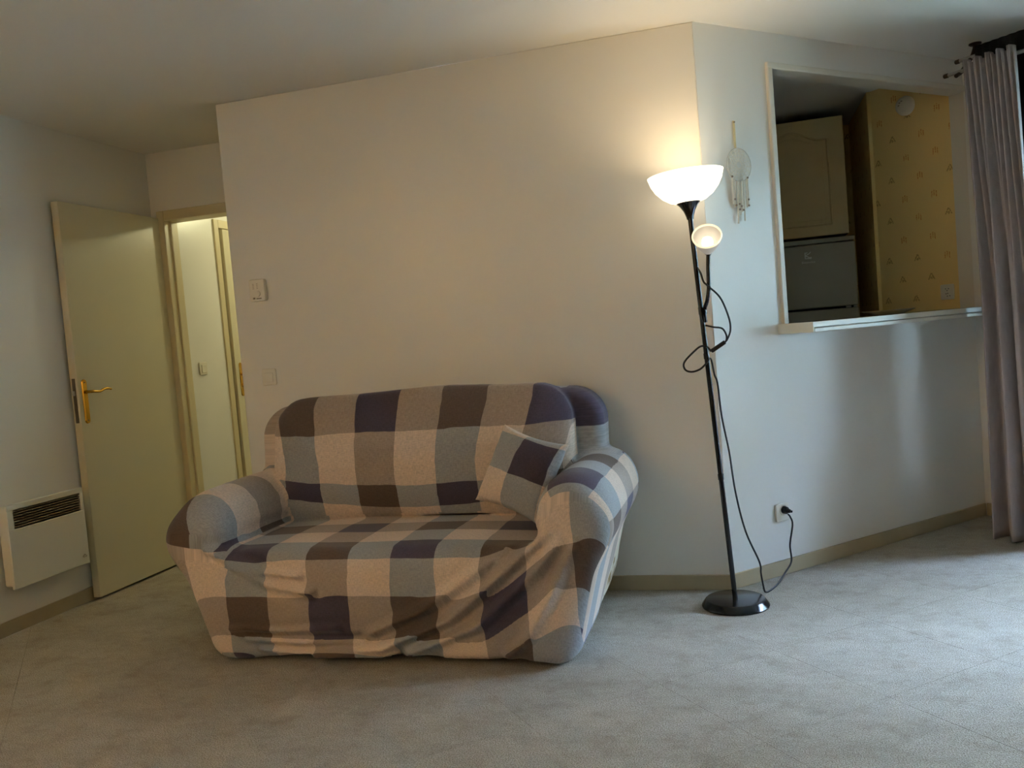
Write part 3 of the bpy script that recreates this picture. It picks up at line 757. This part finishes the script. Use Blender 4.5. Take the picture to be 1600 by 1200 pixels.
# cord with inline switch, loops and plug
cr = .0040
c1 = spline([(-.168, 3.662, 1.43), (-.155, 3.645, 1.405), (-.145, 3.64, 1.368), (-.13, 3.63, 1.35), (-.083, 3.635, 1.296), (-.055, 3.64, 1.215), (-.051, 3.64, 1.162), (-.066, 3.64, 1.124), (-.078, 3.64, 1.112)])
c2 = spline([(-.150, 3.66, 1.188), (-.147, 3.645, 1.187), (-.117, 3.635, 1.178), (-.084, 3.635, 1.17), (-.070, 3.64, 1.145), (-.069, 3.64, 1.124), (-.077, 3.64, 1.110)])
MB().tube(c1, cr, 8).build('cord', 'rubber', lamp, smooth=True); MB().tube(c2, cr, 8).build('cord', 'rubber', lamp, smooth=True)
c3 = spline([(-.134, 3.64, 1.079), (-.150, 3.65, 1.098), (-.174, 3.645, 1.103), (-.203, 3.64, 1.084), (-.246, 3.64, 1.042), (-.245, 3.64, 1.012), (-.22, 3.64, 1.0), (-.185, 3.64, 1.008), (-.158, 3.635, 1.03), (-.139, 3.65, 1.049), (-.128, 3.655, .982), (-.118, 3.66, .941), (-.111, 3.68, .801), (-.092, 3.70, .652), (-.078, 3.73, .471), (-.048, 3.77, .292), (.000, 3.818, .146), (.004, 3.826, .09), (.012, 3.833, .02), (.02, 3.838, .005), (.04, 3.87, .004), (.075, 3.955, .008), (.110, 4.02, .038), (.142, 4.072, .076), (.141, 4.078, .151), (.158, 4.088, .242), (.150, 4.082, .280), (.141, 4.075, .294)], 8)
cord3 = MB().tube(c3, cr, 8).build('cord', 'rubber', lamp, smooth=True)
sa, sb = Vector((-.075, 3.64, 1.114)), Vector((-.134, 3.64, 1.079)); sdv = (sa-sb).normalized()
sm = frame_mtx((sa+sb)/2, sdv, (0, 1, 0), sdv.cross(Vector((0, 1, 0))))
MB().prism([(-.034, -.008), (-.024, -.011), (.02, -.012), (.034, -.007), (.034, .007), (.02, .012), (-.024, .011), (-.034, .008)], -.0085, .0085, sm).build('inline_switch', 'rubber', cord3, bevel=.003)
pk = kp(.343, .035, .301)
MB().tube([kp(.343, .008, .303), kp(.343, .030, .302)], .017, 18).tube([kp(.343, .028, .302), kp(.352, .044, .299)], [.013, .008], 14).tube([kp(.352, .044, .299), kp(.358, .050, .297)], [.006, .005], 12).build('plug', 'rubber', cord3, smooth=True)
# the lamp's own light
def plight(name, loc, w, col, r):
    d = bpy.data.lights.new(name, 'POINT'); d.energy = w; d.color = col; d.shadow_soft_size = r
    o = bpy.data.objects.new(name, d); COL.objects.link(o); o.location = loc; return o
sd_l = bpy.data.lights.new('uplighter_bulb_light', 'SPOT'); sd_l.energy = LAMP_W; sd_l.color = WARM; sd_l.shadow_soft_size = .03
sd_l.spot_size = math.radians(150); sd_l.spot_blend = 1.0
bl = bpy.data.objects.new('uplighter_bulb_light', sd_l); COL.objects.link(bl)
bl.matrix_world = frame_mtx(lp(1.63)+ld*.125, ex, -ey, -ld)
pl2 = plight('reading_bulb_light', neck-SD*.012+SD*.125, SMALL_W, WARM, .02)

# ------------------------------------------------------------------ sockets, switches, thermostat
def plate(name, mtx, w, h, d, label, cat, group=None):
    e = empty(name, tuple(mtx.translation)); tag(e, label, cat, group)
    MB().prism(rrect(w, h, .008), 0, d, mtx).build('plate', 'plastic', e, bevel=.003)
    return e
m1 = frame_mtx(kp(.338, 0, .292), (Q, Q, 0), (0, 0, 1), (Q, -Q, 0))
so = plate('wall_socket', m1, .042, .041, .011, 'ivory wall socket with the lamp plug in it, above the angled baseboard', 'socket')
MB().lathe([(.0, .0112), (.0205, .0112), (.0225, .0145), (.024, .0145), (.025, .011)], 28, m1 @ Matrix.Translation((.005, .010, 0))).build('socket_ring', 'plastic', so, smooth=True)
m2 = frame_mtx((-2.335, YM, 1.107), (1, 0, 0), (0, 0, 1), (0, -1, 0))
sw = plate('light_switch', m2, .040, .042, .009, 'pale wall switch just above the sofa, under the thermostat', 'light switch')
MB().box(-.024, .024, -.026, .022, .008, .013, m2).build('rocker', 'plastic', sw, bevel=.002)
m3 = frame_mtx((HX, 4.795, 1.172), (0, 1, 0), (0, 0, 1), (1, 0, 0))
s3 = plate('light_switch', m3, .040, .041, .010, 'white wall switch in the lit hall beside the ajar door', 'light switch')
MB().box(-.022, .026, -.027, .022, .009, .014, m3).build('rocker', 'plastic', s3, bevel=.002)
m4 = frame_mtx((-2.345, YM, 1.548), (1, 0, 0), (0, 0, 1), (0, -1, 0))
th = plate('thermostat', m4, .043, .055, .026, 'small ivory thermostat box high on the wall beside the doorway', 'thermostat')
for a in (-.020, .002):
    for k in range(4):
        MB().box(a-.003, a+.005, .008+k*.0075, .010+k*.0075, .0255, .0268, m4).build('vent_slot', 'grillebar', th)
MB().lathe([(0, .026), (.015, .026), (.014, .030), (0, .031)], 24, m4 @ Matrix.Translation((.004, -.018, 0))).build('dial', 'plastic', th, smooth=True)
MB().box(-.024, -.014, -.044, -.036, .0255, .029, m4).build('slider', 'grillebar', th)
MB().box(-.006, .022, -.045, -.039, .0255, .0268, m4).build('slider_track', 'grillebar', th)
# kitchen socket and smoke detector on the papered wall
MW2 = lambda u, z: frame_mtx((KX-Q*u, KY+Q*u, z), (Q, -Q, 0), (0, 0, 1), (-Q, -Q, 0))
m5 = MW2(.152, 1.258)
ks = plate('wall_socket', m5, .040, .043, .010, 'white double socket on the yellow kitchen wall above the counter', 'socket')
for (a, b) in ((-.008, .018), (.010, .018), (.001, .008), (-.006, -.010), (.004, -.008), (.001, -.023), (.016, -.022)):
    MB().lathe([(.0, .0098), (.0028, .0098), (.0028, .0108), (0, .0108)], 10, m5 @ Matrix.Translation((a, b, 0))).build('socket_hole', 'dark', ks)
m6 = MW2(.345, 2.352)
sd_ = empty('smoke_detector', tuple(m6.translation)); tag(sd_, 'round white smoke detector high on the yellow kitchen wall', 'smoke detector')
MB().lathe([(.055, 0), (.056, .012), (.054, .018), (.050, .030), (.036, .038), (.0, .040)], 40, m6).build('housing', 'plastic', sd_, smooth=True, angle=50)
for a in (.9, 1.5, 2.1):
    MB().box(-.002, .008, -.002, .002, .037, .041, m6 @ Matrix.Translation((.026*math.cos(a+.9), .026*math.sin(a+.9), -.002))).build('vent_slot', 'dark', sd_)

# ------------------------------------------------------------------ wall heater
HY0, HY1, HZ0, HZ1, HXF = 3.195, 3.672, .222, .617, XW+.085
he = empty('wall_heater', (XW, (HY0+HY1)/2, HZ0)); tag(he, 'white electric panel heater on the left wall beside the open door', 'heater')
MB().box(XW+.012, HXF-.012, HY0+.012, HY1-.008, HZ0+.008, HZ1-.006).build('casing', 'heater', he, bevel=.012, seg=3)
gz0, gz1, gy0, gy1 = .500, .592, HY0+.035, HY1-.020
MB().box(HXF-.014, HXF, HY0, HY1, HZ0, gz0).box(HXF-.014, HXF, HY0, HY1, gz1, HZ1).box(HXF-.014, HXF, HY0, gy0, gz0, gz1).box(HXF-.014, HXF, gy1, HY1, gz0, gz1).build('front_panel', 'heater', he, bevel=.002)
MB().box(HXF-.024, HXF-.012, gy0, gy1, gz0, gz1).build('grille_backing', 'grille', he)
for k in range(7):
    z = gz0+.008+k*.0125
    MB().box(HXF-.012, HXF-.004, gy0, gy1, z, z+.004).build('grille_slat', 'grillebar', he)
lg = MB().tube([(HXF+.0005, HY1-.045, .262), (HXF+.0005, HY1-.032, .274), (HXF+.0005, HY1-.018, .262)], .0014, 6).tube([(HXF+.0005, HY1-.040, .258), (HXF+.0005, HY1-.030, .262), (HXF+.0005, HY1-.020, .258)], .0010, 6)
lg.build('maker_mark', 'grille', he)
for y_ in (HY0+.1, HY1-.1): MB().box(XW, XW+.014, y_-.02, y_+.02, .30, .52).build('bracket', 'heater', he)

# ------------------------------------------------------------------ dreamcatcher on the angled wall
DC = (.205, 1.888); DR = .074; d0 = kp(DC[0], .012, DC[1])
dc = empty('dreamcatcher', tuple(d0)); tag(dc, 'small cream lace dreamcatcher hanging beside the lamp', 'dreamcatcher')
ringp = [kp(DC[0]+DR*math.sin(a), .014, DC[1]+DR*math.cos(a)) for a in np.linspace(0, 2*math.pi, 49)]
MB().tube(ringp, .0018, 8).build('hoop', 'hoop', dc, smooth=True)
web = MB()
for rr_ in (.018, .034, .050, .064):
    web.tube([kp(DC[0]+(rr_+.004*math.cos(12*a))*math.sin(a), .014, DC[1]+(rr_+.004*math.cos(12*a))*math.cos(a)) for a in np.linspace(0, 2*math.pi, 73)], .0013, 5)
for k in range(16):
    a = 2*math.pi*k/16; web.tube([kp(DC[0]+.016*math.sin(a), .014, DC[1]+.016*math.cos(a)), kp(DC[0]+DR*math.sin(a+.1), .014, DC[1]+DR*math.cos(a+.1))], .0012, 5)
wo = web.build('lace_web', 'thread', dc, smooth=True)
MB().box(.194, .206, .004, .006, 1.962, 2.085, M_K).build('hanging_ribbon', 'ribbon', dc)
MB().tube([kp(.200, 0, 2.078), kp(.200, .012, 2.078)], .003, 8).build('nail', 'bead', dc)
for k, (s_, zl) in enumerate(((.160, 1.715), (.172, 1.70), (.186, 1.628), (.199, 1.665), (.214, 1.68), (.228, 1.64), (.243, 1.70), (.252, 1.705))):
    zt = DC[1]-math.sqrt(max(.0001, DR**2-(s_-DC[0])**2))
    pts = spline([kp(s_, .014, zt), kp(s_+.002*math.sin(k), .012, (zt+zl)/2), kp(s_+.003*math.cos(k*2), .010, zl)], 5)
    MB().tube(pts, .0032 if k % 2 else .0045, 6).build('tassel', 'thread', dc, smooth=True)
def bead(s_, z, r=.0048): return MB().lathe([(r*math.sin(a), -r*math.cos(a)) for a in np.linspace(0, math.pi, 7)], 10, Matrix.Translation(kp(s_, .016, z)))
for s_, z in ((.158, 1.835), (.252, 1.832), (.166, 1.735), (.172, 1.708), (.192, 1.714), (.206, 1.705), (.192, 1.69), (.215, 1.688), (.250, 1.735), (.250, 1.708)):
    bead(s_, z).build('bead', 'bead', dc, smooth=True)

# ------------------------------------------------------------------ serving counter, plate
CZ = 1.162
ctr = empty('serving_counter', tuple(kp(1.2, 0, CZ-.04))); tag(ctr, 'long white edged counter board on the kitchen hatch sill', 'counter')
MB().box(.405, LK-.004, -.36, .195, CZ-.022, CZ, M_K).build('board', 'counter', ctr, bevel=.003)
MB().box(.402, LK-.004, .195, .203, CZ-.024, CZ+.001, M_K).box(.397, .405, .0, .203, CZ-.046, CZ+.001, M_K).build('edge_band', 'trim', ctr, bevel=.002)
MB().box(.409, LK-.004, .180, .201, CZ-.046, CZ-.027, M_K).build('lower_rail', 'trim', ctr, bevel=.003)
MB().box(.4055, LK-.004, .002, .18, CZ-.046, CZ-.024, M_K).build('underside', 'trim', ctr)
MB().box(.400, .4055, .186, .199, CZ-.044, CZ-.030, M_K).build('rail_end', 'steel', ctr)
pm = Matrix.Translation(kp(1.27, -.06, CZ+.0005))
pt = MB().lathe([(0, 0), (.075, 0), (.078, .003), (.105, .012), (.130, .021), (.131, .023), (.104, .016), (.074, .006), (0, .005)], 48, pm).build('plate', 'porcelain', None, smooth=True, angle=60)
tag(pt, 'shallow white plate lying on the kitchen counter', 'plate')

# ------------------------------------------------------------------ fridge and wall cabinet
FY, FX0, FX1, FZ1, FS = 5.85, .165, .715, 1.672, 1.226
fg = empty('fridge', ((FX0+FX1)/2, FY+.3, 0)); tag(fg, 'pale grey two-door fridge standing in the kitchen below the cabinet', 'fridge')
MB().box(FX0, FX1, FY+.055, FY+.62, .03, FZ1-.02).build('body', 'fridge', fg, bevel=.006)
MB().box(FX0, FX1, FY, FY+.62, FZ1-.030, FZ1).build('top_cap', 'fridge', fg, bevel=.006)
MB().box(FX0+.008, FX1-.008, FY+.040, FY+.056, .08, FZ1-.033).build('gasket', 'gasket', fg)
frz = MB().box(FX0, FX1, FY, FY+.045, FS+.006, FZ1-.036).build('freezer_door', 'fridge', fg, bevel=.006)
MB().box(FX0, FX1, FY, FY+.045, .09, FS-.008).build('fridge_door', 'fridge', fg, bevel=.006)
MB().box(FX1-.075, FX1-.045, FY-.004, FY+.02, FS-.007, FS+.005).box(FX1-.03, FX1-.008, FY-.004, FY+.02, FS-.007, FS+.005).build('door_hinge', 'chrome', fg, bevel=.002)
for a in (FX0+.05, FX1-.05): MB().lathe([(.018, 0), (.018, .035)], 12, Matrix.Translation((a, FY+.1, 0))).build('foot', 'dark', fg)
ml = frame_mtx((.430, FY, 1.570), (1, 0, 0), (0, 0, 1), (0, -1, 0))
lo = MB()   # square emblem made of sweeping strokes
S_ = .021
lo.box(-S_, -S_+.006, -S_, S_, .0002, .0012, ml).box(-S_, S_, -S_, -S_+.006, .0002, .0012, ml)
for sgn in (1, -1):
    arc = [(-S_+.006+.032*t_, sgn*(.004+.019*t_*t_)) for t_ in np.linspace(0, 1, 9)]
    lo._add([ml @ Vector((a, b+o_, .0012)) for a, b in arc for o_ in (-.0035, .0035)], [(2*i, 2*i+2, 2*i+3, 2*i+1) for i in range(8)])
lo.box(-S_+.004, -S_+.018, S_-.006, S_, .0002, .0012, ml).box(S_-.010, S_, -S_, -S_+.012, .0002, .0012, ml)
lo.build('emblem', 'logo', frz)
def text_mesh(txt, size, mtx, name, m, parent):
    c = bpy.data.curves.new(name, 'FONT'); c.body = txt; c.size = size; c.align_x = 'CENTER'; c.extrude = .0003
    o = bpy.data.objects.new(name, c); COL.objects.link(o); dg = bpy.context.evaluated_depsgraph_get()
    me = bpy.data.meshes.new_from_object(o.evaluated_get(dg)); bpy.data.objects.remove(o)
    me.transform(mtx); me.materials.clear(); me.materials.append(M[m]); ob = bpy.data.objects.new(name, me); COL.objects.link(ob); attach(ob, parent); return ob
text_mesh('Electrolux', .020, ml @ Matrix.Translation((0, -.048, .0006)), 'brand_lettering', 'logo', frz)

CX0, CX1, CZ0, CZ1, CY = .05, .688, 1.69, 2.428, 5.872
cab = empty('wall_cabinet', ((CX0+CX1)/2, CY+.2, CZ0)); tag(cab, 'cream kitchen wall cabinet with an arched door panel above the fridge', 'cabinet')
MB().box(CX0, CX1-.002, CY+.022, CY+.36, CZ0, CZ1).build('carcass', 'cabside', cab)
cd = MB().box(CX0, CX1, CY, CY+.02, CZ0, CZ1).build('door', 'cabinet', cab, bevel=.003)
mc_ = frame_mtx(((CX0+CX1)/2, CY, 0), (1, 0, 0), (0, 0, 1), (0, -1, 0))
hw = (CX1-CX0)/2-.10; zb, zt = CZ0+.07, CZ1-.135
arch = [(-hw, zb), (hw, zb), (hw, zt)]
for k in range(1, 24):
    a = 1-2*k/24; arch.append((hw*a, zt+.062*(.5+.5*math.cos(math.pi*min(1, abs(a)/.82)))))
arch.append((-hw, zt))
P3 = [mc_ @ Vector((a, b, .003)) for a, b in arch]
pm_ = MB().tube([Vector(p) for p in P3+[P3[0], P3[1]]], .007, 8)
pmo = pm_.build('panel_moulding', 'cabinet', cd, smooth=True)
inn = [((a)*.88, zb+.03+(b-zb)*.90) for a, b in arch]
MB().prism(inn, -.001, .004, mc_).build('raised_panel', 'cabinet', cd, bevel=.003)

# ------------------------------------------------------------------ curtain, rods, valance
def curtain():
    nz, na = 60, 220; vs = []; fs = []
    ZT, ZB = 2.372, .008
    for i in range(nz+1):
        f = i/nz; z = ZT+(ZB-ZT)*f
        t0 = .268+.062*min(1, f*2); t1 = .522+.08*f**.9
        am = .020+.034*min(1, f*2)
        for j in range(na+1):
            a = j/na; ph = 2*math.pi*(9.3*a)+.5*math.sin(3*a*math.pi+2*f)
            # soft folds merge into wider ones further down
            g_ = min(1, f*2.2); w = math.sin(ph)*(1-.88*g_) + .9*math.sin(2*math.pi*3.2*a+.9+.6*f)*g_ + .35*math.sin(2*math.pi*5.1*a+2)*g_
            head = .004*math.sin(2*math.pi*37*a)*max(0, 1-f*14)
            t_ = t0+(t1-t0)*a + .006*math.sin(ph*.5+f*3)*f
            off = .412+am*w+head + .02*f*f*math.sin(5*a)
            zz = z + .010*math.sin(ph*.5)*(1 if i == 0 else 0)
            vs.append(wp(t_, off, zz))
    for i in range(nz):
        for j in range(na): k = i*(na+1)+j; fs.append((k, k+1, k+na+2, k+na+1))
    mb = MB(); mb._add(vs, fs); return mb
cur = empty('curtain', tuple(wp(.5, .37, 0))); tag(cur, 'long pleated grey curtain bunched at the right edge', 'curtain')
co_ = curtain().build('fabric', 'curtain', cur, smooth=True, angle=80)
sm_ = co_.modifiers.new('thickness', 'SOLIDIFY'); sm_.thickness = .004; sm_.offset = 0
rod = empty('curtain_rod', tuple(wp(1.3, .36, 2.36))); tag(rod, 'double metal curtain rod with brackets near the ceiling', 'curtain rod')
RZ, BZ, RO, BO = 2.345, 2.425, .372, .27
MB().tube([wp(.150, RO, RZ), wp(3.0, RO, RZ)], .0095, 14).build('front_rod', 'chrome', rod, smooth=True)
MB().tube([wp(.155, BO, BZ), wp(3.0, BO, BZ)], .0095, 14).build('rear_rod', 'chrome', rod, smooth=True)
for o_, z_ in ((RO, RZ), (BO, BZ)):
    MB().lathe([(.0095, 0), (.0115, .003), (.0115, .022), (.009, .025), (0, .026)], 16, frame_mtx(wp(.158, o_, z_), (0, 0, 1), (Q, Q, 0), (-Q, Q, 0))).build('finial', 'bronze', rod, smooth=True)
for tb in (.215, 2.9):
    MB().lathe([(.030, 0), (.030, -.006), (.022, -.011), (0, -.012)], 20, Matrix.Translation(wp(tb, .225, H))).build('bracket_foot', 'bronze', rod, smooth=True)
    MB().tube(spline([wp(tb, .225, H-.01), wp(tb, .235, 2.465), wp(tb, .262, 2.425), wp(tb, .31, 2.385), wp(tb, .355, 2.345), wp(tb, .40, 2.322)], 6), .0105, 10).build('bracket_arm', 'bronze', rod, smooth=True)
def black_curtain():
    nz, na = 50, 160; vs = []; fs = []
    for i in range(nz+1):
        f = i/nz; z = 2.462+(.012-2.462)*f
        for j in range(na+1):
            a = j/na; t_ = .262+(.262-.03*f)*a
            off = .304+(.003+.020*min(1, f*3))*math.sin(2*math.pi*a*6.3+.6*math.sin(3*f))
            vs.append(wp(t_, off, z))
    for i in range(nz):
        for j in range(na): k = i*(na+1)+j; fs.append((k, k+1, k+na+2, k+na+1))
    m = MB(); m._add(vs, fs); return m
va = black_curtain().build('blackout_curtain', 'blackcloth', None, smooth=True, angle=80)
s2 = va.modifiers.new('thickness', 'SOLIDIFY'); s2.thickness = .006; s2.offset = 0
tag(va, 'black blackout curtain bunched behind the grey curtain', 'curtain')

# ------------------------------------------------------------------ hall ceiling lamp (lights the hall and the open door)
hc = Vector((-2.62, 5.75, H)); hla = empty('ceiling_lamp', tuple(hc)); tag(hla, 'round glass ceiling lamp lighting the hall', 'ceiling lamp')
MB().lathe([(.11, 0), (.11, -.02), (.0, -.02)], 32, Matrix.Translation(hc)).build('mount', 'plastic', hla, smooth=True, angle=30)
MB().lathe([(.105, -.02), (.10, -.05), (.075, -.075), (.04, -.09), (0, -.095)], 32, Matrix.Translation(hc)).build('dome', 'halldome', hla, smooth=True, angle=60)
plight('hall_lamp_light', hc+Vector((0, 0, -.15)), HALL_W, HALLC, .05)

# ------------------------------------------------------------------ added unseen uplighter for warm fill, in the corner behind the viewpoint
ul = Vector((-2.95, -.75, 0)); ue = empty('floor_lamp', tuple(ul)); tag(ue, 'added unseen black uplighter giving warm fill from the corner opposite the sofa', 'floor lamp')
um = Matrix.Translation(ul)
MB().lathe([(.139, 0), (.140, .006), (.136, .012), (.124, .028), (.117, .032), (.0, .032)], 40, um).build('base', 'black', ue, smooth=True, angle=30)
MB().tube([ul+Vector((0, 0, .03)), ul+Vector((0, 0, 1.64))], .0105, 14).build('pole', 'black', ue, smooth=True)
um2 = Matrix.Translation(ul+Vector((0, 0, 1.63)))
MB().lathe([(.0, 0), (.014, 0), (.016, .012), (.024, .035), (.038, .058), (.050, .070), (.0, .072)], 28, um2).build('shade_holder', 'black', ue, smooth=True)
MB().lathe(bprof, 40, um2).build('bowl_shade', 'bowl', ue, smooth=True, angle=60)
sd_2 = bpy.data.lights.new('added_corner_fill_light', 'SPOT'); sd_2.energy = FILL_W; sd_2.color = FILLC; sd_2.shadow_soft_size = .03  # warm fill from the added lamp, lifts the ambient on the left
sd_2.spot_size = math.radians(150); sd_2.spot_blend = 1.0
b2 = bpy.data.objects.new('added_corner_fill_light', sd_2); COL.objects.link(b2); b2.location = ul+Vector((0, 0, 1.76)); b2.rotation_euler = (math.pi, 0, 0)

# cushion pose: face turned to the camera, leaning back into the corner
cz = Vector((-.30, -.86, .40)).normalized()           # face normal
cyv = Vector((.34, .18, .92)); cyv = (cyv-cz*cyv.dot(cz)).normalized(); cxv = cyv.cross(cz)
cu.matrix_world = frame_mtx((-.905, 3.335, .655), cxv, cyv, cz)
